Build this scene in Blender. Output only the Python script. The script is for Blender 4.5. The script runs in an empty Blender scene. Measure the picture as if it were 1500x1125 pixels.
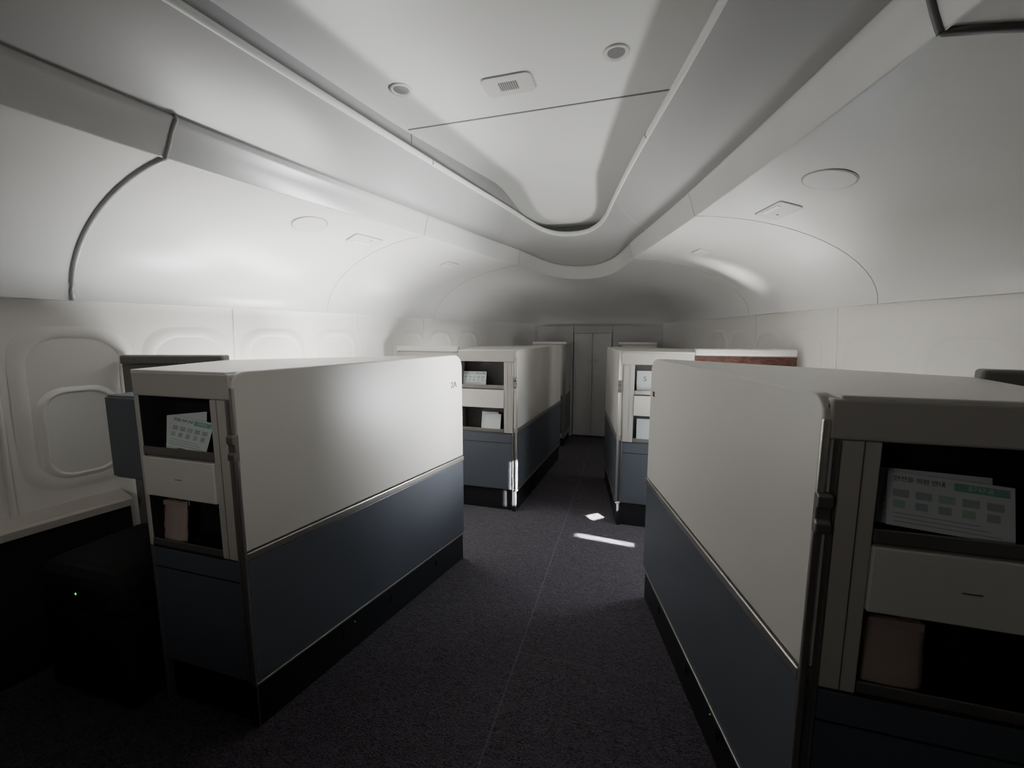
import bpy, math
from mathutils import Vector, Matrix
C=bpy.context.scene.collection
# ---------------- materials ----------------
def mat(name,col,rough=.5,metal=0,noise=None,bump=0,bscale=200,emis=None,var=.0,coat=0):
    m=bpy.data.materials.new(name); m.use_nodes=True
    nt=m.node_tree; b=nt.nodes['Principled BSDF']
    b.inputs['Base Color'].default_value=(*col,1); b.inputs['Roughness'].default_value=rough
    b.inputs['Metallic'].default_value=metal
    if coat: b.inputs['Coat Weight'].default_value=coat
    tc=nt.nodes.new('ShaderNodeTexCoord')
    if var:
        n=nt.nodes.new('ShaderNodeTexNoise'); n.inputs['Scale'].default_value=noise or 3; n.inputs['Detail'].default_value=4
        nt.links.new(tc.outputs['Object'],n.inputs['Vector'])
        r=nt.nodes.new('ShaderNodeMapRange'); r.inputs['To Min'].default_value=1-var; r.inputs['To Max'].default_value=1+var
        nt.links.new(n.outputs['Fac'],r.inputs['Value'])
        mx=nt.nodes.new('ShaderNodeVectorMath'); mx.operation='SCALE'; mx.inputs[0].default_value=col
        nt.links.new(r.outputs['Result'],mx.inputs['Scale']); nt.links.new(mx.outputs['Vector'],b.inputs['Base Color'])
    if bump:
        n2=nt.nodes.new('ShaderNodeTexNoise'); n2.inputs['Scale'].default_value=bscale; n2.inputs['Detail'].default_value=3
        nt.links.new(tc.outputs['Object'],n2.inputs['Vector'])
        bp=nt.nodes.new('ShaderNodeBump'); bp.inputs['Strength'].default_value=bump; bp.inputs['Distance'].default_value=.002
        nt.links.new(n2.outputs['Fac'],bp.inputs['Height']); nt.links.new(bp.outputs['Normal'],b.inputs['Normal'])
    if emis:
        b.inputs['Emission Color'].default_value=(*emis[0],1); b.inputs['Emission Strength'].default_value=emis[1]
    return m
M_bin=mat('bin_plastic',(.67,.665,.645),.27,var=.02,bump=.02,bscale=400)
M_ceil=mat('ceiling_plastic',(.71,.71,.69),.38,var=.02,bump=.03,bscale=350)
M_riser_shadow=mat('cove_riser',(.30,.30,.295),.5,var=.02)  # darker than the ceiling plastic to paint in the recess shadow
M_ramp_shadow=mat('cove_plastic',(.42,.42,.415),.32,var=.02,bump=.03,bscale=350)  # ceiling plastic darkened in colour so the cove looks shaded
M_wall=mat('wall_plastic',(.74,.72,.68),.45,var=.03,bump=.10,bscale=260)
M_front=mat('front_wall_laminate',(.56,.55,.53),.55,var=.04,noise=8)
M_door=mat('door_laminate',(.64,.63,.61),.5,var=.03,noise=8)
M_rear=mat('rear_wall_dark',(.04,.04,.045),.7,var=.05)
M_dado=mat('dado_carpet',(.015,.015,.017),.9,var=.1,noise=60,bump=.4,bscale=200)
M_cream=mat('cream_leatherette',(.60,.58,.535),.33,var=.02,bump=.12,bscale=500)
M_frame=mat('cream_frame',(.44,.42,.38),.42,var=.02,bump=.05,bscale=500)
M_blue=mat('slate_panel',(.092,.101,.118),.33,var=.04,bump=.08,bscale=500)
M_kick=mat('black_kick',(.010,.010,.012),.5,var=.05)
M_metal=mat('brushed_bronze',(.46,.44,.41),.32,.85,var=.05,noise=40)
M_dmetal=mat('dark_metal',(.26,.25,.235),.34,.7,var=.05,noise=40)
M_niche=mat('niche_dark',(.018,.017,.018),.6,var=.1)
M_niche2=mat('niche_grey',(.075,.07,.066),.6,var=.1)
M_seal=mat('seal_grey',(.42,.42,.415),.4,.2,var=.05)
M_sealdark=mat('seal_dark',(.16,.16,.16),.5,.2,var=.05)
M_line=mat('joint_line',(.42,.42,.415),.6,var=.05)
M_fix=mat('fixture_plastic',(.60,.59,.57),.45,var=.02)
M_rim=mat('fixture_edge',(.30,.30,.295),.5,var=.03)
M_fixd=mat('fixture_slots',(.20,.20,.20),.5,var=.05)
M_olive=mat('olive_partition',(.17,.165,.15),.5,var=.05)
M_black=mat('black_leather',(.003,.003,.0035),.8,var=.1,bump=.2,bscale=120)
M_ledge=mat('beige_ledge',(.50,.47,.41),.45,var=.03)
M_shade=mat('window_shade',(.76,.745,.70),.5,var=.02)
M_paper=mat('paper_white',(.56,.60,.59),.45,var=.03)
M_green=mat('print_green',(.18,.40,.31),.5,var=.03)
M_print=mat('print_grey',(.34,.38,.39),.5,var=.05)
M_lgreen=mat('print_pale_green',(.34,.50,.38),.5,var=.05)
M_ink=mat('ink_dark',(.06,.06,.06),.6,var=.02)
M_bag=mat('kraft_bag',(.33,.255,.22),.75,var=.06,noise=20,bump=.25,bscale=80)
M_led=mat('green_led',(.05,.5,.1),.4,emis=((.1,1,.2),.2),var=.01)
M_led2=mat('green_led_bright',(.05,.5,.1),.4,emis=((.1,1,.2),1.5),var=.01)
M_silver=mat('silver_handle',(.6,.6,.6),.3,.9,var=.02)
M_cj=mat('ceiling_joint',(.25,.25,.25),.6,var=.05)
M_wood=mat('red_wood',(.22,.07,.045),.35,coat=.3)
nt=M_wood.node_tree;b=nt.nodes['Principled BSDF']
tc=nt.nodes.new('ShaderNodeTexCoord');mp=nt.nodes.new('ShaderNodeMapping');mp.inputs['Scale'].default_value=(14,14,34)
n=nt.nodes.new('ShaderNodeTexNoise');n.inputs['Scale'].default_value=3;n.inputs['Detail'].default_value=8
cr_=nt.nodes.new('ShaderNodeValToRGB');cr_.color_ramp.elements[0].position=.35;cr_.color_ramp.elements[1].position=.68;cr_.color_ramp.elements[0].color=(.035,.014,.011,1);cr_.color_ramp.elements[1].color=(.12,.055,.043,1)
nt.links.new(tc.outputs['Object'],mp.inputs['Vector']);nt.links.new(mp.outputs['Vector'],n.inputs['Vector']);nt.links.new(n.outputs['Fac'],cr_.inputs['Fac']);nt.links.new(cr_.outputs['Color'],b.inputs['Base Color'])
# carpet
M_carpet=bpy.data.materials.new('carpet');M_carpet.use_nodes=True
nt=M_carpet.node_tree;b=nt.nodes['Principled BSDF'];b.inputs['Roughness'].default_value=.7;b.inputs['Specular IOR Level'].default_value=.35
b.inputs['Sheen Weight'].default_value=.12;b.inputs['Sheen Roughness'].default_value=.5
tc=nt.nodes.new('ShaderNodeTexCoord')
mpc=nt.nodes.new('ShaderNodeMapping');mpc.inputs['Scale'].default_value=(1.0,1.7,1);nt.links.new(tc.outputs['Object'],mpc.inputs['Vector'])
n=nt.nodes.new('ShaderNodeTexNoise');n.inputs['Scale'].default_value=56;n.inputs['Detail'].default_value=1.5;n.inputs['Distortion'].default_value=2.4
nt.links.new(mpc.outputs['Vector'],n.inputs['Vector'])
r=nt.nodes.new('ShaderNodeValToRGB');r.color_ramp.elements[0].position=.40;r.color_ramp.elements[0].color=(.024,.018,.026,1);r.color_ramp.elements[1].position=.62;r.color_ramp.elements[1].color=(.106,.089,.110,1)
nt.links.new(n.outputs['Fac'],r.inputs['Fac'])
sx=nt.nodes.new('ShaderNodeSeparateXYZ');nt.links.new(tc.outputs['Object'],sx.inputs['Vector'])
def mth(op,a,bv):
    q=nt.nodes.new('ShaderNodeMath');q.operation=op
    if hasattr(a,'links'): nt.links.new(a,q.inputs[0])
    else: q.inputs[0].default_value=a
    if bv is not None:
        if hasattr(bv,'links'): nt.links.new(bv,q.inputs[1])
        else: q.inputs[1].default_value=bv
    return q.outputs[0]
l1=mth('LESS_THAN',mth('ABSOLUTE',sx.outputs['X'],None),.004)
l2=mth('MULTIPLY',mth('LESS_THAN',mth('ABSOLUTE',mth('SUBTRACT',sx.outputs['Y'],1.6),None),.0025),.6)
lm=mth('MULTIPLY',mth('MAXIMUM',l1,l2),.45)
mx=nt.nodes.new('ShaderNodeMix');mx.data_type='RGBA';nt.links.new(lm,mx.inputs[0]);nt.links.new(r.outputs['Color'],mx.inputs[6]);mx.inputs[7].default_value=(.17,.16,.18,1)
nt.links.new(mx.outputs[2],b.inputs['Base Color'])
bp=nt.nodes.new('ShaderNodeBump');bp.inputs['Strength'].default_value=1;bp.inputs['Distance'].default_value=.009
nt.links.new(n.outputs['Fac'],bp.inputs['Height']);nt.links.new(bp.outputs['Normal'],b.inputs['Normal'])
# ---------------- helpers ----------------
def thing(name,label,cat,loc,rot=(0,0,0),group=None):
    e=bpy.data.objects.new(name,None);e.location=loc;e.rotation_euler=rot;e.empty_display_size=.05
    C.objects.link(e);e['label']=label;e['category']=cat
    if group:e['group']=group
    return e
def mk(name,verts,faces,m,parent=None,local=False,bevel=0,smooth=False,solid=0,label=None):
    if parent is not None and not local:
        L=parent.location; verts=[(v[0]-L[0],v[1]-L[1],v[2]-L[2]) for v in verts]
    me=bpy.data.meshes.new(name);me.from_pydata([tuple(v) for v in verts],[],faces);me.update()
    import bmesh
    bm=bmesh.new();bm.from_mesh(me);bmesh.ops.recalc_face_normals(bm,faces=bm.faces);bm.to_mesh(me);bm.free()
    me.materials.append(m)
    o=bpy.data.objects.new(name,me);C.objects.link(o)
    if parent is not None:o.parent=parent
    if smooth:
        for p in me.polygons:p.use_smooth=True
    if solid:
        s=o.modifiers.new('s','SOLIDIFY');s.thickness=solid;s.offset=0
    if bevel:
        bv=o.modifiers.new('b','BEVEL');bv.width=bevel;bv.segments=3;bv.limit_method='ANGLE';bv.angle_limit=math.radians(40)
    if label:o['label']=label
    return o
def struct(o,label=None):
    o['kind']='structure'
    if label:o['label']=label
    return o
def box(name,x0,x1,y0,y1,z0,z1,m,parent=None,local=False,bevel=0,label=None):
    x0,x1=min(x0,x1),max(x0,x1)
    v=[(x,y,z) for z in(z0,z1) for y in(y0,y1) for x in(x0,x1)]
    f=[(0,2,3,1),(4,5,7,6),(0,1,5,4),(2,6,7,3),(0,4,6,2),(1,3,7,5)]
    return mk(name,v,f,m,parent,local,bevel,label=label)
def prism(name,poly,z0,z1,m,parent=None,bevel=0,local=False):
    n=len(poly);v=[(p[0],p[1],z0) for p in poly]+[(p[0],p[1],z1) for p in poly]
    f=[tuple(range(n))[::-1],tuple(range(n,2*n))]+[(i,(i+1)%n,n+(i+1)%n,n+i) for i in range(n)]
    return mk(name,v,f,m,parent,local,bevel)
def rrect(w,h,r,n=6,cx=0,cy=0):
    pts=[]
    for (sx_,sy_,a0) in((1,1,0),(-1,1,90),(-1,-1,180),(1,-1,270)):
        for i in range(n+1):
            a=math.radians(a0+90*i/n);pts.append((cx+sx_*(w/2-r)+r*math.cos(a),cy+sy_*(h/2-r)+r*math.sin(a)))
    return pts
def linepanel(name,P,Q,outline,inward,d0,d1,m,parent,bevel=0):
    P=Vector(P);Q=Vector(Q);d=(Q-P).normalized();n=Vector((-d.y,d.x))
    if n.x*inward<0:n=-n
    k=len(outline);v=[]
    for dd in(d0,d1):
        for s,z in outline:
            p=P+d*s+n*dd;v.append((p.x,p.y,z))
    f=[tuple(range(k)),tuple(range(k,2*k))[::-1]]+[(i,(i+1)%k,k+(i+1)%k,k+i) for i in range(k)]
    return mk(name,v,f,m,parent,False,bevel)
def cyl(name,r,h,m,parent,loc,axis='Z',n=24,r2=None,bevel=0):
    r2=r if r2 is None else r2;v=[];
    for (rr,z) in((r,0),(r2,h)):
        for i in range(n):
            a=2*math.pi*i/n;p=(rr*math.cos(a),rr*math.sin(a),z)
            if axis=='Y':p=(p[0],p[2],p[1])
            if axis=='X':p=(p[2],p[0],p[1])
            v.append((p[0]+loc[0],p[1]+loc[1],p[2]+loc[2]))
    f=[tuple(range(n))[::-1],tuple(range(n,2*n))]+[(i,(i+1)%n,n+(i+1)%n,n+i) for i in range(n)]
    return mk(name,v,f,m,parent,True,bevel)
def text(name,body,size,m,parent,mtx,ext=.0006):
    cu=bpy.data.curves.new(name,'FONT');cu.body=body;cu.size=size;cu.extrude=ext;cu.align_x='CENTER';cu.align_y='CENTER'
    t=bpy.data.objects.new(name+'_tmp',cu);C.objects.link(t);bpy.context.view_layer.update()
    me=bpy.data.meshes.new_from_object(t.evaluated_get(bpy.context.evaluated_depsgraph_get()))
    bpy.data.objects.remove(t);me.transform(mtx);me.materials.clear();me.materials.append(m)
    o=bpy.data.objects.new(name,me);C.objects.link(o);o.parent=parent;return o
def tube(name,pts,r,m,parent,n=6):
    v=[];f=[];pts=[Vector(p) for p in pts]
    for i,p in enumerate(pts):
        d=(pts[min(i+1,len(pts)-1)]-pts[max(i-1,0)]).normalized()
        a=d.cross(Vector((.3,.1,1))).normalized();bb=d.cross(a)
        for k in range(n):
            t=2*math.pi*k/n;v.append(p+a*r*math.cos(t)+bb*r*math.sin(t))
    for i in range(len(pts)-1):
        for k in range(n):f.append((i*n+k,i*n+(k+1)%n,(i+1)*n+(k+1)%n,(i+1)*n+k))
    f.append(tuple(range(n)));f.append(tuple(range(len(v)-n,len(v))))
    return mk(name,v,f,m,parent,smooth=True)
# ---------------- shell curves ----------------
Ls=dict(
A=[(-2.12,-1.5,1.54),(-2.02,0,1.54),(-1.865,1.19,1.54),(-1.564,2.37,1.54),(-1.49,3.0,1.54),(-1.43,3.7,1.54),(-1.27,4.3,1.54),(-1.03,5.0,1.54),(-.80,5.48,1.53),(-.4,5.58,1.53),(0,5.6,1.53)],
B=[(-1.40,-1.5,2.0),(-1.255,0,2.0),(-1.125,1.1,2.0),(-.826,2.37,2.0),(-.69,3.0,2.0),(-.555,3.6,2.0),(-.48,3.77,1.985),(-.38,3.88,1.96),(-.26,3.95,1.935),(-.13,3.985,1.92),(0,3.99,1.915)],
C=[(-1.36,-1.5,2.12),(-1.2,0,2.12),(-1.06,1.1,2.12),(-.79,2.37,2.12),(-.66,3.0,2.12),(-.525,3.56,2.12),(-.45,3.73,2.10),(-.36,3.83,2.07),(-.25,3.9,2.045),(-.12,3.935,2.03),(0,3.94,2.025)],
D=[(-1.0,-1.5,2.25),(-.87,0,2.25),(-.725,1.1,2.25),(-.525,2.3,2.25),(-.438,2.78,2.25),(-.400,2.98,2.245),(-.352,3.18,2.23),(-.28,3.315,2.205),(-.195,3.375,2.185),(-.12,3.39,2.175),(-.05,3.39,2.172)])
Rs=dict(
A=[(2.12,-1.5,1.54),(2.03,0,1.54),(1.93,1.12,1.54),(1.545,2.37,1.54),(1.41,3.0,1.54),(1.30,3.6,1.54),(1.16,4.3,1.54),(.97,5.0,1.54),(.78,5.48,1.53),(.4,5.58,1.53)],
B=[(1.36,-1.5,2.0),(1.2,0,2.0),(1.008,1.1,2.0),(.73,2.37,2.0),(.57,3.0,2.0),(.425,3.55,2.0),(.37,3.73,1.985),(.30,3.86,1.96),(.21,3.94,1.935),(.11,3.98,1.92)],
C=[(1.32,-1.5,2.12),(1.16,0,2.12),(.965,1.1,2.12),(.69,2.37,2.12),(.535,3.0,2.12),(.395,3.53,2.12),(.34,3.7,2.10),(.27,3.82,2.07),(.19,3.89,2.045),(.1,3.93,2.03)],
D=[(.95,-1.5,2.25),(.85,0,2.25),(.675,1.1,2.25),(.41,2.3,2.25),(.313,2.78,2.25),(.273,2.98,2.245),(.226,3.18,2.23),(.16,3.315,2.205),(.085,3.375,2.185),(.02,3.39,2.175)])
SUB=8
def dense(pts):
    out=[];P=[Vector(p) for p in pts];n=len(P)
    for i in range(n-1):
        p0=P[max(i-1,0)];p1=P[i];p2=P[i+1];p3=P[min(i+2,n-1)]
        l1=(p2-p1).length;la=(p1-p0).length or l1;lb=(p3-p2).length or l1
        m1=((p2-p1)/l1+( (p1-p0)/la if i>0 else (p2-p1)/l1))*.5*l1
        m2=((p2-p1)/l1+( (p3-p2)/lb if i<n-2 else (p2-p1)/l1))*.5*l1
        for k in range(SUB):
            t=k/SUB;h=(2*t**3-3*t*t+1,t**3-2*t*t+t,-2*t**3+3*t*t,t**3-t*t)
            out.append(p1*h[0]+m1*h[1]+p2*h[2]+m2*h[3])
    out.append(P[-1]);return out
full={k:dense(Ls[k]+Rs[k][::-1]) for k in'ABCD'}
NN=len(full['A']);LAST=NN-1
def outn(path,i):
    d=path[min(i+1,len(path)-1)]-path[max(i-1,0)];d.z=0;d.normalize();return Vector((-d.y,d.x,0))
def prof(a,b,f):
    th=math.pi/2*f;xf=1-math.cos(th);zf=.86*math.sin(th)+.14*xf
    return Vector((a.x+(b.x-a.x)*xf,a.y+(b.y-a.y)*xf,a.z+(b.z-a.z)*zf))
def strip(name,i0,i1,fn,n,m,parent=None,solid=0):
    v=[];f=[]
    for i in range(i0,i1+1):
        for k in range(n+1):v.append(fn(i,k/n))
    w=n+1
    for i in range(i1-i0):
        for k in range(n):f.append((i*w+k,i*w+k+1,(i+1)*w+k+1,(i+1)*w+k))
    return mk(name,v,f,m,parent,smooth=True)
A,B,Cc,D=full['A'],full['B'],full['C'],full['D']
fAB=lambda i,f:prof(A[i],B[i],f)
def fBC(i,f):
    b_,c=B[i],Cc[i];o=outn(B,i)
    P_=[b_+o*.004,b_-o*.003+Vector((0,0,-.006)),b_-o*.008+Vector((0,0,.004)),b_.lerp(c,.3)-o*.006,b_.lerp(c,.65)-o*.003,c-o*.001+Vector((0,0,-.008)),c+o*.001,c+o*.006+Vector((0,0,.004))]
    x=f*(len(P_)-1);k=min(int(x),len(P_)-2);return P_[k].lerp(P_[k+1],x-k)
def cbase(i):
    return Cc[i]+outn(Cc,i)*.006+Vector((0,0,.003))
def fCD(i,f):
    c=cbase(i);d=D[i]
    p1=Vector((c.x*.80+d.x*.20,c.y*.80+d.y*.20,c.z+(d.z-c.z)*.20));p2=Vector((c.x*.35+d.x*.65,c.y*.35+d.y*.65,c.z+(d.z-c.z)*.55))
    return c*(1-f)**3+p1*3*f*(1-f)**2+p2*3*f*f*(1-f)+d*f**3
W=[]
for i in range(NN):
    W.append(A[i]+outn(A,i)*.05)
segs=[(0,2*SUB),(2*SUB,3*SUB),(3*SUB,5*SUB)]
bl=["plain white curved overhead bin door with thick grey end seal","white curved overhead bin door with round speaker and call panel","white curved overhead bin door next to the nose vault"]
for side in(0,1):
    for j,(a,b_) in enumerate(segs):
        i0,i1=(a,b_) if side==0 else (LAST-b_,LAST-a)
        mid=(A[(i0+i1)//2]);e=thing('overhead_bin',bl[j],'overhead bin',(mid.x,mid.y,1.54),group='curved overhead bins')
        strip('bin_door',i0,i1,fAB,16,M_bin,e)
        strip('valance',i0,i1,fBC,14,M_bin,e)
        strip('bin_base',i0,i1,lambda i,f:A[i].lerp(W[i],f),1,M_bin,e)
        k=i1 if side==0 else i0
        rr=.011 if j==0 else .0026
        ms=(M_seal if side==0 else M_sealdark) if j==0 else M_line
        tube('seal',[fAB(k,q/16) for q in range(17)],rr,ms,e)
        tube('valance_seam',[fBC(k,q/14) for q in range(2,14)],.0024 if j else .008,ms,e)
o=strip('trim_1',5*SUB,LAST-5*SUB,fAB,16,M_bin);struct(o,'curved white vault panel closing the cabin nose')
o=strip('trim_2',5*SUB,LAST-5*SUB,fBC,14,M_bin);struct(o,'rounded white valance wrapping the nose end')
o=strip('trim_3',0,LAST,fCD,14,M_ramp_shadow);struct(o,'white cove ramp around the raised centre ceiling')
ZC=2.42
V=lambda z:Vector((0,0,z))
def undercut(i):
    d=D[i];t=max(0,min(1,(d.y-1.9)/1.0));return .125-.075*t
def noset(i):
    t=max(0,min(1,(D[i].y-2.75)/.64));return t*t*(3-2*t)
def und(i):
    return outn(D,i)*undercut(i)+Vector((0,.06*noset(i),0))
def zc(i):
    return ZC-.145*noset(i)
def fL(i,f):
    o=outn(D,i);d=D[i];u=und(i);g=1+.35*noset(i)
    P_=[d,d-o*.007+V(-.002),d-o*.015+V(.003),d-o*.018+V(.012*g),d-o*.014+V(.022*g),d+o*.002+V(.027*g),d+u*.4+V(.030*g),d+u*1.02+V(.034*g)]
    x=f*(len(P_)-1);k=min(int(x),len(P_)-2);return P_[k].lerp(P_[k+1],x-k)
def fR(i,f):
    d=D[i];p=d+und(i);g=.034*(1+.35*noset(i))
    return Vector((p.x,p.y,d.z+g+(zc(i)-d.z-g)*f))
def ce(i):
    p=D[i]+und(i)*1.01;return Vector((p.x,p.y,zc(i)))
o=strip('trim_4',0,LAST,fL,14,M_ceil);struct(o,'rounded ledge lip around the recessed centre ceiling')
o=strip('trim_40',0,LAST,fR,2,M_riser_shadow);struct(o,'shadowed grey riser between ledge and centre ceiling')
h=LAST//2;v=[];f=[]
for i in range(h+1):
    a=ce(i);b2=ce(LAST-i)
    for k in range(9):
        p=a.lerp(b2,k/8);v.append((p.x,p.y,p.z))
for i in range(h):
    for k in range(8):f.append((i*9+k,i*9+k+1,(i+1)*9+k+1,(i+1)*9+k))
o=mk('ceiling',v,f,M_ceil,smooth=True);struct(o,'flat white centre ceiling panels')
def didx(y,side):
    return min(range(0,h) if side<0 else range(h,NN),key=lambda i:abs(D[i].y-y))
yj=1.975
a=didx(yj,-1);b2=didx(yj,1)
o=box('trim_5',ce(a).x+.01,ce(b2).x-.01,yj-.004,yj+.004,ZC-.003,ZC+.002,M_cj);struct(o,'joint line between ceiling panels')
for k,i in enumerate((a,b2)):
    o=tube('trim_%d'%(50+k),[fR(i,1),fR(i,.5),fR(i,0)]+[fL(i,q/14) for q in range(13,2,-1)],.003,M_cj,None);struct(o,'joint line down the ceiling riser and lip')
for k,i in enumerate((int(4.4*SUB),LAST-int(4.4*SUB))):
    o=tube('trim_%d'%(6+k),[fCD(i,q/10) for q in range(11)],.0024,M_line,None);struct(o,'joint in the cove ramp')
def wallstrip(name,i0,i1,m,lab):
    def fn(i,f):
        p=W[i].copy();n_=outn(A,i);p.z=1.56*(1-f);p+=n_*.03*math.sin(math.pi*min(1,f*1.0));return p
    return struct(strip(name,i0,i1,fn,8,m),lab)
wallstrip('wall_left',0,8*SUB,M_wall,'moulded off-white cabin sidewall with window bays')
wallstrip('wall_right',LAST-8*SUB,LAST,M_wall,'moulded off-white cabin sidewall with window bays')
wallstrip('wall_front',8*SUB,LAST-8*SUB,M_front,'grey-beige bulkhead at the nose')
struct(mk('wall_rear',[(-2.3,-1.5,0),(2.3,-1.5,0),(2.3,-1.5,2.45),(-2.3,-1.5,2.45)],[(0,1,2,3)],M_rear),'dark rear partition')
struct(mk('floor',[(-2.35,-1.6,0),(2.35,-1.6,0),(2.35,5.8,0),(-2.35,5.8,0)],[(0,1,2,3)],M_carpet),'dark charcoal-purple cabin carpet with centre seam')
def wpos(side,y,z):
    rng=range(0,8*SUB) if side<0 else range(LAST-8*SUB,LAST+1)
    i=min(rng,key=lambda i:abs(W[i].y-y))
    j=i+1 if ((W[min(i+1,LAST)].y-y)*(W[i].y-y)<=0) else i-1
    j=max(0,min(LAST,j));t=0 if W[i].y==W[j].y else (y-W[i].y)/(W[j].y-W[i].y)
    p=W[i].lerp(W[j],t);n_=outn(A,i);ff=1-z/1.56
    p+=n_*.03*math.sin(math.pi*ff);p.z=z;return p,n_
wn=1
for side in(-1,1):
    for y in(.30,.77,1.20,1.62,2.05,2.50,2.97,3.42,3.87,4.30):
        p,n_=wpos(side,y,1.0)
        t=Vector((n_.y,-n_.x,0))
        if t.y<0:t=-t
        inn=-n_
        e=bpy.data.objects.new('window_%d'%wn,None);e.location=p;C.objects.link(e);e['kind']='structure';e['label']='oval cabin window bay with closed white shade';wn+=1
        def loopmesh(name,loops,m,cap=False):
            v=[];f=[];k=len(loops[0][0])
            for pts,d in loops:
                for a,bz in pts:
                    # follow the wall's own curvature in plan and section
                    q,_=wpos(side,y+a*t.y,1.0+bz);q=q+inn*d
                    v.append(q)
            for l in range(len(loops)-1):
                for i in range(k):f.append((l*k+i,l*k+(i+1)%k,(l+1)*k+(i+1)%k,(l+1)*k+i))
            if cap:f.append(tuple(range((len(loops)-1)*k,len(loops)*k)))
            mk(name,v,f,m,e,smooth=True if not cap else False)
        hh_=.006
        loopmesh('bay_rim',[(rrect(.40,.725,.13,8,0,.07),.0),(rrect(.365,.69,.125,8,0,.07),hh_*.6),(rrect(.325,.65,.12,8,0,.07),hh_),(rrect(.295,.62,.11,8,0,.07),.0008)],M_wall)
        loopmesh('window_bezel',[(rrect(.265,.415,.09,8,0,-.04),0),(rrect(.245,.395,.085,8,0,-.04),.005),(rrect(.230,.380,.08,8,0,-.04),.010),(rrect(.218,.368,.075,8,0,-.04),.009),(rrect(.208,.358,.07,8,0,-.04),.003)],M_shade)
        loopmesh('window_shade',[(rrect(.210,.360,.07,8,0,-.04),.003),(rrect(.205,.355,.07,8,0,-.04),.0035)],M_shade,True)
tn=8
for side in(-1,1):
    for y in(.97,1.83,2.70,3.60):
        pts=[]
        for q in range(13):
            z=1.54*(1-q/12)+.0;p,n_=wpos(side,y,z);pts.append(p-n_*.001)
        o=tube('trim_%d'%tn,pts,.012 if y<1 else .003,M_wall,None);struct(o,'vertical sidewall panel joint');tn+=1
    v=[];f=[];ys=[-1.4+i*.1 for i in range(28)]
    for y in ys:
        p,n_=wpos(side,y,.64)
        for (d,z) in((0,.655),(.12,.64),(.13,.63),(.13,.60),(0,.60)):
            q=p-n_*d;v.append((q.x,q.y,z))
    for i in range(len(ys)-1):
        for k in range(5):f.append((i*5+k,i*5+(k+1)%5,(i+1)*5+(k+1)%5,(i+1)*5+k))
    o=mk('trim_%d'%tn,v,f,M_ledge);struct(o,'beige ledge below the windows');tn+=1
    v=[];f=[]
    for y in ys:
        p,n_=wpos(side,y,.64)
        for (d,z) in((.10,.60),(.10,0)):
            q=p-n_*d;v.append((q.x,q.y,z))
    for i in range(len(ys)-1):f.append((i*2,i*2+1,i*2+3,i*2+2))
    o=mk('baseboard_'+('left' if side<0 else 'right'),v,f,M_dado);struct(o,'dark carpeted dado below the ledge')
for k,(x0,x1,hx) in enumerate(((-.30,-.057,-.09),(-.053,.19,-.02))):
    e=box('door_%d'%(k+1),x0,x1,5.53,5.56,.02,1.40,M_door,bevel=.004);struct(e,'pale laminate wardrobe door leaf with round latch')
    cyl('latch',.022,.012,M_silver,e,(hx,5.518,1.04),'Y')
    box('latch_grip',hx-.004,hx+.004,5.510,5.519,1.022,1.058,M_silver,e,True,.001)
    box('raised_panel',x0+.03,x1-.03,5.526,5.531,.12,.92,M_door,e,True,.002)
    if k==1: box('placard',.10,.16,5.526,5.531,1.33,1.345,M_paper,e,True)
for (x0,x1) in((-.80,-.312),(.202,.80)):
    o=box('trim_%d'%tn,x0,x1,5.54,5.57,.0,1.50,M_front,bevel=.004);struct(o,'bulkhead panel beside the wardrobe doors');tn+=1
o=box('trim_%d'%tn,-.308,.198,5.545,5.57,1.405,1.50,M_front,bevel=.004);struct(o,'bulkhead panel above the wardrobe doors');tn+=1
# ---------------- ceiling fixtures ----------------
for (x,y) in((-.535,1.66),(.343,1.674)):
    e=thing('downlight','small round recessed ceiling lamp, switched off','lamp',(x,y,ZC))
    n=28;v=[];f=[]
    for (r_,z) in((.048,0),(.046,-.006),(.036,-.006),(.032,.0-.001),(.024,-.0005)):
        for i in range(n):v.append((r_*math.cos(2*math.pi*i/n),r_*math.sin(2*math.pi*i/n),z))
    for l in range(4):
        for i in range(n):f.append((l*n+i,l*n+(i+1)%n,(l+1)*n+(i+1)%n,(l+1)*n+i))
    mk('rim',v,f,M_fix,e,True,smooth=True)
    cyl('lens',.032,.0015,M_fixd,e,(0,0,-.0025))
e=thing('air_vent','white rounded ceiling grille with slotted centre','vent',(-.09,1.75,ZC))
pl=rrect(.21,.13,.025);prism('plate',pl,-.007,0,M_fix,e,.002,local=True)
for i in range(9):box('slot',-.036+i*.009-.0022,-.036+i*.009+.0022,-.027,.027,-.0095,-.006,M_fixd,e,True)
e=thing('indicator_lamp','tiny round ceiling lamp near the nose','lamp',(-.14,3.10,2.375));cyl('lens',.012,.008,M_paper,e,(0,0,-.006))
def binframe(side,y,f):
    rng=range(0,h) if side<0 else range(h,NN)
    i=min(rng,key=lambda i:abs(A[i].y-y));th=math.acos(1-f)/(math.pi/2)
    p=fAB(i,th);t=(fAB(min(i+1,LAST),th)-fAB(max(i-1,0),th)).normalized()
    u=(fAB(i,min(1,th+.02))-fAB(i,th-.02)).normalized()
    j=i+1 if (A[min(i+1,LAST)].y-y)*(A[i].y-y)<0 else max(i-1,0)
    if A[j].y!=A[i].y:
        w=(y-A[i].y)/(A[j].y-A[i].y);p=p.lerp(fAB(j,th),max(0,min(1,w)))
    n_=t.cross(u).normalized()
    if n_.z>0:n_=-n_
    if t.y<0:t=-t
    u=n_.cross(t).normalized()
    return Matrix(((u.x,t.x,n_.x,p.x),(u.y,t.y,n_.y,p.y),(u.z,t.z,n_.z,p.z),(0,0,0,1)))
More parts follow.
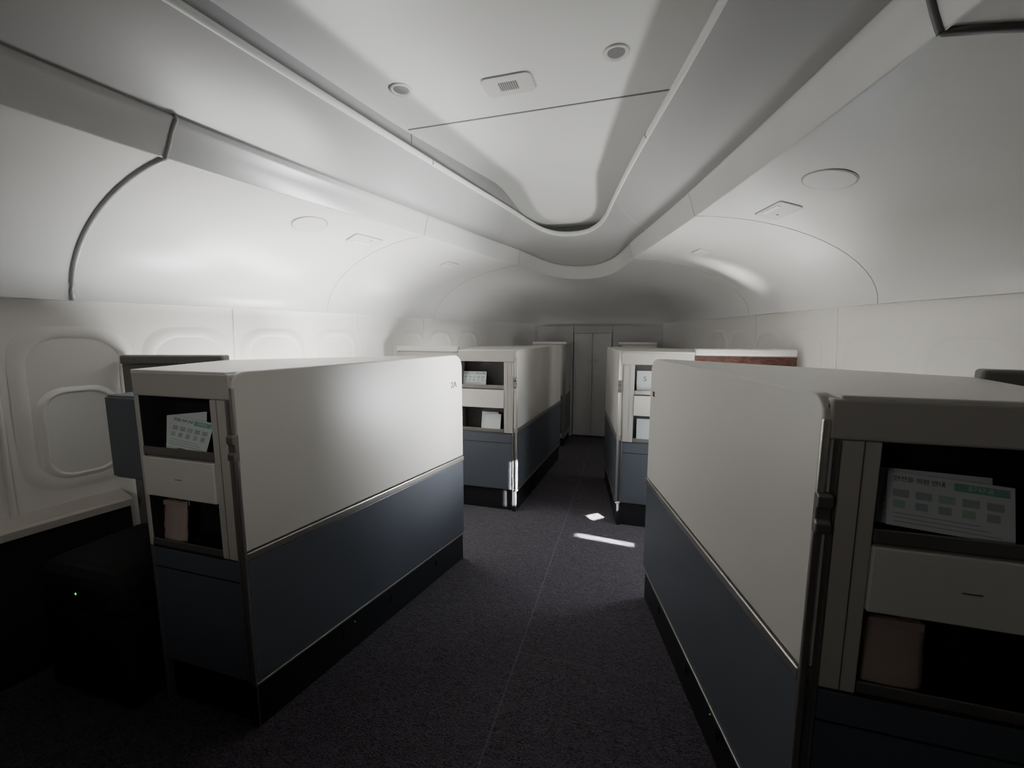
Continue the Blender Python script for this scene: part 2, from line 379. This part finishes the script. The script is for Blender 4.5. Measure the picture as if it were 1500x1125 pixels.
for side in(-1,1):
    m=binframe(side,1.85,.70);e=thing('speaker_cover','round flush white speaker cover on the bin','speaker',m.translation,m.to_euler())
    cyl('cover',.083,.006,M_fix,e,(0,0,-.001),n=40,r2=.081);cyl('rim',.087,.0045,M_rim,e,(0,0,-.001),n=40)
    for (yy,ff,s) in((2.20,.66,1),(3.1,.62,.8)):
        m=binframe(side,yy,ff);e=thing('call_panel','small flush service panel with button strip','panel',m.translation,m.to_euler())
        prism('plate',rrect(.10*s,.20*s,.012),-.001,.006,M_fix,e,.001,local=True)
        prism('plate_edge',rrect(.107*s,.207*s,.014),-.001,.004,M_rim if s==1 else M_line,e,0,local=True)
        prism('button_strip',rrect(.02*s,.12*s,.008,4,-.03*s,0),.005,.008,M_shade,e,.0,local=True)
        if s==1:cyl('button',.005,.002,M_fixd,e,(.02,-.03,.006))
# ---------------- suites ----------------
H=1.277
def suite(sg,N,F,Wd,P,part,label,num=None,wood=None,row=1):
    Nx,Ny=N;Fx,Fy=F
    e=thing('seat_suite',label,'suite',(sg*(Nx+Wd/2),Ny+.3,0),group='private seat suites')
    X=lambda m:sg*m
    def bx(name,m0,m1,y0,y1,z0,z1,m,bevel=0,lab=None):return box(name,X(m0),X(m1),y0,y1,z0,z1,m,e,False,bevel,lab)
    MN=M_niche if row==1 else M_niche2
    PN=(X(Nx),Ny);PF=(X(Fx),Fy);Lg=(Vector(PF)-Vector(PN)).length
    sl=(Fx-Nx)/(Fy-Ny)
    nx=lambda y:Nx+sl*(y-Ny)
    prism('cabinet_body',[(X(nx(Ny+.152)+.04),Ny+.152),(X(Nx+Wd-.002),Ny+.152),(X(P[0]),P[1]),(X(Fx+.05),Fy-.005)],.0,H-.02,M_frame,e)
    c0,c1=Nx+.036,Nx+.105;o0,o1=Nx+Wd-.018,Nx+Wd
    bx('outer_board',o0,o1,Ny,Ny+.15,.63,H-.02,M_frame,.003)
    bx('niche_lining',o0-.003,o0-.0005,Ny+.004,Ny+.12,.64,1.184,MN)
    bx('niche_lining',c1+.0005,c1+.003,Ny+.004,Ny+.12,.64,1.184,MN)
    bx('outer_board_lower',o0,o1,Ny,Ny+.15,.0,.628,M_blue,.003)
    bx('column',c0,c1,Ny,Ny+.15,.63,1.184,M_frame,.003)
    bx('column_groove',c0+.038,c0+.040,Ny-.001,Ny+.002,.63,1.184,M_dmetal)
    bx('top_band',Nx+.012,o1,Ny-.002,Ny+.15,1.185,H-.008,M_frame,.006)
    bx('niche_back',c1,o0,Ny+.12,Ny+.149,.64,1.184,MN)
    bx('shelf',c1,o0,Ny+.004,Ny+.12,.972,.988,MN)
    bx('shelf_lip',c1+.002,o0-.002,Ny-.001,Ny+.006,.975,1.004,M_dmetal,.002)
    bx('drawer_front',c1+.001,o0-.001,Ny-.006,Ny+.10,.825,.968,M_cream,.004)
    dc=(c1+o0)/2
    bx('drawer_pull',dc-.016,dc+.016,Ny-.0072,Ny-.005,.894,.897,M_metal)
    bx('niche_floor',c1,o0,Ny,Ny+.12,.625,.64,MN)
    bx('lower_lip',c1+.002,o0-.002,Ny-.001,Ny+.005,.635,.66,M_dmetal,.002)
    bx('lower_front',c0,o1-.018,Ny+.001,Ny+.15,.175,.622,M_blue,.003)
    bx('front_seam',c0,o0,Ny-.0005,Ny+.002,.548,.552,M_kick)
    bx('kick_plate',c0+.0,o1-.02,Ny+.02,Ny+.15,0,.17,M_kick)
    bx('door_post',Nx+.010,Nx+.034,Ny+.006,Ny+.10,.0,H-.02,M_dmetal,.002)
    bx('post_edge',Nx+.030,Nx+.036,Ny-.003,Ny+.012,.17,1.184,M_dmetal if row==1 else M_metal,.002)
    r1=.045;r2=.07
    ol=[(0.0,.667),(Lg,.667)]
    for i in range(7):
        a=math.pi/2*i/6;ol.append((Lg-r2+r2*math.cos(a),H-r2+r2*math.sin(a)))
    for i in range(7):
        a=math.pi/2+math.pi/2*i/6;ol.append((r1+r1*math.cos(a),H-r1+r1*math.sin(a)))
    linepanel('side_panel',PN,PF,ol,sg,0,.03,M_cream,e,.006)
    rc=lambda s0,s1,z0,z1:[(s0,z0),(s1,z0),(s1,z1),(s0,z1)]
    linepanel('trim_strip',PN,PF,rc(.0,Lg,.636,.664),sg,-.006,.03,M_metal,e,.004)
    linepanel('lower_panel',PN,PF,rc(.0,Lg,.182,.634),sg,0,.03,M_blue,e,.004)
    linepanel('lower_trim',PN,PF,rc(.0,Lg,.170,.180),sg,-.004,.03,M_metal,e,.002)
    linepanel('side_kick',PN,PF,rc(.0,Lg,0,.169),sg,.012,.04,M_kick,e)
    linepanel('edge_trim',PN,PF,rc(-.007,.001,.17,H-.05),sg,-.003,.012,M_metal,e,.002)
    for s in(.30*Lg,.52*Lg,.80*Lg):
        linepanel('socket',PN,PF,[(s+.014*math.cos(a*math.pi/6),.10+.017*math.sin(a*math.pi/6)) for a in range(12)],sg,.006,.013,M_kick,e,.001)
    if row==1:linepanel('status_light',PN,PF,[(.34*Lg+.002*math.cos(a*math.pi/4),.125+.002*math.sin(a*math.pi/4)) for a in range(8)],sg,.009,.013,M_led,e)
    prism('top_lid',[(X(Nx+.03),Ny+.004),(X(Nx+Wd),Ny-.002),(X(P[0]),P[1]),(X(Fx+.06),Fy-.01),(X(Fx+.028),Fy-.07)],H-.018,H-.001,M_cream,e,.004)
    z0=.985;yy=Ny
    lp=[(-.010,z0),(-.010,z0+.088),(-.027,z0+.088),(-.032,z0+.082),(-.032,z0+.060),(-.025,z0+.054),(-.025,z0+.030),(-.032,z0+.024),(-.032,z0+.006),(-.027,z0)]
    k=len(lp);v=[(X(Nx-.003),yy+a+.014,z) for a,z in lp]+[(X(Nx+.025),yy+a+.014,z) for a,z in lp]
    f=[tuple(range(k)),tuple(range(k,2*k))[::-1]]+[(i,(i+1)%k,k+(i+1)%k,k+i) for i in range(k)]
    mk('door_latch',v,f,M_dmetal,e,False,.003,label='dark metal door latch bracket')
    (ax,ay),(bx_,by)=part
    def pp(name,zz0,zz1,t0,t1,m,bev=.003):
        d=Vector((X(bx_)-X(ax),by-ay)).normalized();n_=Vector((-d.y,d.x));
        if n_.y<0:n_=-n_
        q=[Vector((X(ax),ay))+n_*t0,Vector((X(bx_),by))+n_*t0,Vector((X(bx_),by))+n_*t1,Vector((X(ax),ay))+n_*t1]
        return prism(name,[tuple(i) for i in q],zz0,zz1,m,e,bev)
    pp('partition',.0,1.255,0,.035,M_olive if not wood else M_cream)
    pp('partition_cap',1.256,1.30,-.012,.045,M_cream if wood else M_olive,.01)
    if wood:pp('wood_inlay',.70,1.25,-.006,.001,wood,.002)
    if num:
        d=(Vector(PF)-Vector(PN)).normalized();n_=Vector((-d.y,d.x))
        if n_.x*sg>0:n_=-n_
        tp=Vector(PN)+d*(Lg-(.085 if sg<0 else .06))+n_*.001
        xa=Vector((d.x,d.y,0)) if sg<0 else Vector((-d.x,-d.y,0))
        za=Vector((n_.x,n_.y,0));ya=Vector((0,0,1))
        if xa.cross(ya).dot(za)<0:xa=-xa
        L=e.location
        m=Matrix(((xa.x,ya.x,za.x,tp.x-L.x),(xa.y,ya.y,za.y,tp.y-L.y),(xa.z,ya.z,za.z,1.105),(0,0,0,1)))
        text('seat_number',num,.050 if sg<0 else .034,M_ink,e,m,.0012)
    return e
s1=suite(-1,(.79,1.0),(.525,2.24),.456,(1.40,1.49),((1.40,1.47),(1.87,1.34)),'cream and slate private suite with number 2A','2A')
suite(1,(.814,.967),(.533,2.15),.456,(1.38,1.49),((1.38,1.47),(1.88,1.34)),'cream and slate private suite with number 2K','2K')
suite(-1,(.39,2.98),(.295,4.45),.48,(.98,3.7),((.872,2.99),(1.42,2.99)),'cream and slate private suite with pale partition',None,M_frame,2)
suite(1,(.358,2.97),(.217,3.955),.485,(.95,3.6),((.845,2.98),(1.44,2.98)),'cream and slate private suite with red wood inlay',None,M_wood,2)
def closet(sg,x0,x1,y0,y1,lab):
    e=thing('wardrobe',lab,'wardrobe',(sg*(x0+x1)/2,y0+.1,0))
    box('body',sg*x0,sg*x1,y0,y1,.1,1.27,M_frame,e,bevel=.006)
    box('top_board',sg*(x0-.01),sg*(x1),y0-.01,y1,1.272,1.30,M_cream,e,bevel=.005)
    box('lower_panel',sg*(x0-.004),sg*(x0+.2),y0-.006,y1-.01,.16,.64,M_blue,e,bevel=.003)
    box('corner_post',sg*(x0-.006),sg*(x0+.03),y0-.012,y0+.02,.1,1.27,M_dmetal,e,bevel=.003)
    box('kick_plate',sg*(x0+.01),sg*x1,y0+.01,y1,0,.099,M_kick,e)
closet(-1,.33,.74,4.98,5.45,'pale wardrobe beside the bulkhead doors')
closet(1,.30,.72,4.98,5.45,'pale wardrobe beside the bulkhead doors')
box('locker_body',-1.53,-1.262,1.08,1.34,.83,1.163,M_blue,s1,bevel=.006)
box('locker_door',-1.525,-1.27,1.070,1.079,.84,1.155,M_blue,s1,bevel=.003)
box('locker_bracket',-1.50,-1.29,1.15,1.34,.53,.829,M_black,s1,bevel=.004)
box('footrest_base',-1.76,-1.29,.92,1.32,0,.36,M_black,s1,bevel=.02)
box('footrest_cushion',-1.765,-1.285,.91,1.315,.350,.53,M_black,s1,bevel=.06)
L=s1.location;cyl('status_light',.004,.003,M_led2,s1,(-1.52-L.x,.909-L.y,.44),'Y')
# ---------------- papers ----------------
def card(x,y,z,w,hh,rx,rz,label,kind,ry=0):
    e=thing('safety_card' if kind!='booklet' else 'booklet',label,'leaflet' if kind!='booklet' else 'booklet',(x,y,z),(math.radians(rx),math.radians(ry),math.radians(rz)))
    box('sheet',-w/2,w/2,0,.002,0,hh,M_paper,e,True,.0005)
    if kind=='safety':
        box('header',.04*w,w*.46,-.0007,0,hh*.80,hh*.94,M_green,e,True)
        rot=Matrix.Rotation(math.pi/2,4,'X')
        text('title','B747-8',hh*.12,M_paper,e,Matrix.Translation((w*.24,-.0012,hh*.87))@rot,.0002)
        text('heading','안전을 위한 안내',hh*.11,M_ink,e,Matrix.Translation((-w*.24,-.0008,hh*.87))@rot,.0002)
        for i in range(5):
            for j in range(2):
                box('pictogram',-w*.45+i*w*.185,-w*.45+i*w*.185+w*(.13 if j else .10),-.0006,0,hh*(.34+.20*j),hh*(.34+.20*j)+hh*.14,M_print if (i+j)%3 else M_lgreen,e,True)
        for i in range(3):box('text_line',-w*.44,w*(.40-.08*(i%3)),-.0006,0,hh*(.08+.075*i),hh*(.08+.075*i)+hh*.02,M_print,e,True)
    elif kind=='lines':
        for i in range(6):box('text_line',-w*.42,w*(.42-.1*(i%3)),-.0006,0,hh*(.15+.12*i),hh*(.15+.12*i)+hh*.02,M_print,e,True)
    elif kind=='sign':
        text('letter','S',hh*.32,M_ink,e,Matrix.Translation((0,-.0008,hh*.62))@Matrix.Rotation(math.pi/2,4,'X'),.0002)
    return e
card(1.06,.998,.996,.205,.112,-17,-3,'white laminated safety card with green header','safety',4)
card(1.045,1.018,.996,.20,.118,-14,0,'plain white leaflet behind the safety card','lines',2)
card(-1.05,1.02,.998,.17,.108,-15,4,'white laminated safety card with green header','safety',8)
card(-1.075,1.04,.997,.165,.122,-12,8,'plain white leaflet behind the safety card','lines',-6)
card(-.75,3.01,.989,.19,.115,-12,3,'white laminated safety card with green header','safety',0)
card(-.61,3.03,.641,.14,.125,-10,-6,'small white booklet standing in the lower niche','booklet')
card(-.64,3.05,.641,.14,.135,-10,-3,'small white booklet standing in the lower niche','booklet')
card(.535,3.0,.989,.11,.15,-8,0,'white card marked with the letter S','sign')
card(.56,3.02,.641,.14,.15,-10,0,'plain pale booklet standing in the lower niche','booklet')
def bag(x,y,w,hh):
    e=thing('paper_bag','crumpled tan paper bag standing in the niche','bag',(x,y,.641))
    nx_,nz=8,8;v=[];f=[]
    import random
    random.seed(int(abs(x)*100))
    for sgn in(-1,1):
        for j in range(nz+1):
            for i in range(nx_+1):
                a=i/nx_;b_=j/nz;edge=min(a,1-a)*2
                v.append((-w/2+w*a+(random.random()-.5)*.003,sgn*(.004+.018*(edge**.5)*(1-b_*.8))+.012*b_+(random.random()-.5)*.004,hh*b_+(0 if j==0 else (random.random()-.5)*.003)))
    w_=nx_+1;off=w_*(nz+1)
    for s in(0,1):
        for j in range(nz):
            for i in range(nx_):
                q=s*off+j*w_+i;f.append((q,q+1,q+w_+1,q+w_))
    bd=[i for i in range(w_)]+[j*w_+nx_ for j in range(1,nz+1)]+[nz*w_+i for i in range(nx_-1,-1,-1)]+[j*w_ for j in range(nz-1,0,-1)]
    for k in range(len(bd)):
        a=bd[k];b_=bd[(k+1)%len(bd)];f.append((a,b_,b_+off,a+off))
    mk('bag_body',v,f,M_bag,e,True,smooth=True)
    box('folded_top',-w*.47,w*.48,-.010+.012,.014+.010,hh*.88,hh*1.0,M_bag,e,True,.002)
bag(.988,1.0,.120,.15);bag(-1.155,1.03,.11,.15)
# ---------------- lights ----------------
def area(name,loc,target,sx_,sy_,power,col=(1,1,1),spread=180):
    l=bpy.data.lights.new(name,'AREA');l.shape='RECTANGLE';l.size=sx_;l.size_y=sy_;l.energy=power;l.color=col;l.spread=math.radians(spread)
    o=bpy.data.objects.new(name,l);o.location=loc;d=Vector(target)-Vector(loc)
    o.rotation_euler=d.to_track_quat('-Z','Y').to_euler();C.objects.link(o);return o
area('window_light_right',(1.38,2.45,.76),(-1.50,1.74,1.68),.5,.25,20,(.97,.98,1),60)
area('window_light_right_up',(1.38,2.5,.72),(.2,2.7,2.3),.5,.25,7,(1,.98,.95),95)  # added fill standing in for light bounced off the aisle floor
area('window_light_left',(-1.42,2.35,.72),(-1.25,2.15,2.0),.8,.3,11,(1,.99,.97),105)
area('window_light_left_near',(-1.45,1.80,.90),(-1.75,1.72,1.5),.35,.2,6.5,(.98,.99,1),150)  # added fill facing outward to brighten the left wall and shades
area('window_light_nose_right',(1.10,3.9,.85),(-.9,3.3,1.5),.4,.3,3.2,(.97,.98,1))
area('window_light_nose_left',(-1.15,3.7,.85),(-1.0,3.6,1.9),.4,.3,5,(.97,.98,1))
area('gap_light',(1.30,2.62,.85),(-.6,1.9,.60),.3,.3,9,(.80,.90,1.0))
area('aisle_gap_light',(-1.25,2.62,.80),(.5,1.7,.8),.3,.3,4,(.98,.97,.97))
area('rear_cabin_lamp',(.5,-1.2,1.85),(-1.2,1.1,1.10),.6,.3,.9,(1,.97,.93),45)  # added fill from behind the camera for the near cabinet ends
area('rear_cabin_lamp_aft',(-.9,-1.2,1.75),(.9,1.2,1.3),.6,.3,.8,(1,.97,.93),70)  # second added fill behind the camera, aimed at the right side
area('reflected_beam',(-1.30,3.60,1.27),(1.00,3.30,1.78),.05,.26,.5,(1,.98,.94),8)
area('sun_patch_a',(1.35,2.62,.85),(.30,2.72,0),.05,.24,1.6,(1,.97,.93),1)
area('sun_patch_b',(.85,2.35,.75),(.215,3.07,0),.12,.05,1.0,(1,.97,.93),1)
area('sun_glint',(1.25,2.40,.75),(-.383,2.975,.24),.012,.34,3.0,(1,.98,.95),1)
w=bpy.data.worlds.new('world');w.use_nodes=True;w.node_tree.nodes['Background'].inputs[0].default_value=(.6,.7,.85,1);w.node_tree.nodes['Background'].inputs[1].default_value=.3
bpy.context.scene.world=w
cam=bpy.data.cameras.new('camera');cam.lens=14.4;cam.sensor_width=36;cam.clip_start=.02
co=bpy.data.objects.new('camera',cam);co.location=(.43,0,1.40);co.rotation_euler=(math.radians(90-7.03),0,math.radians(16.1));C.objects.link(co)
bpy.context.scene.camera=co
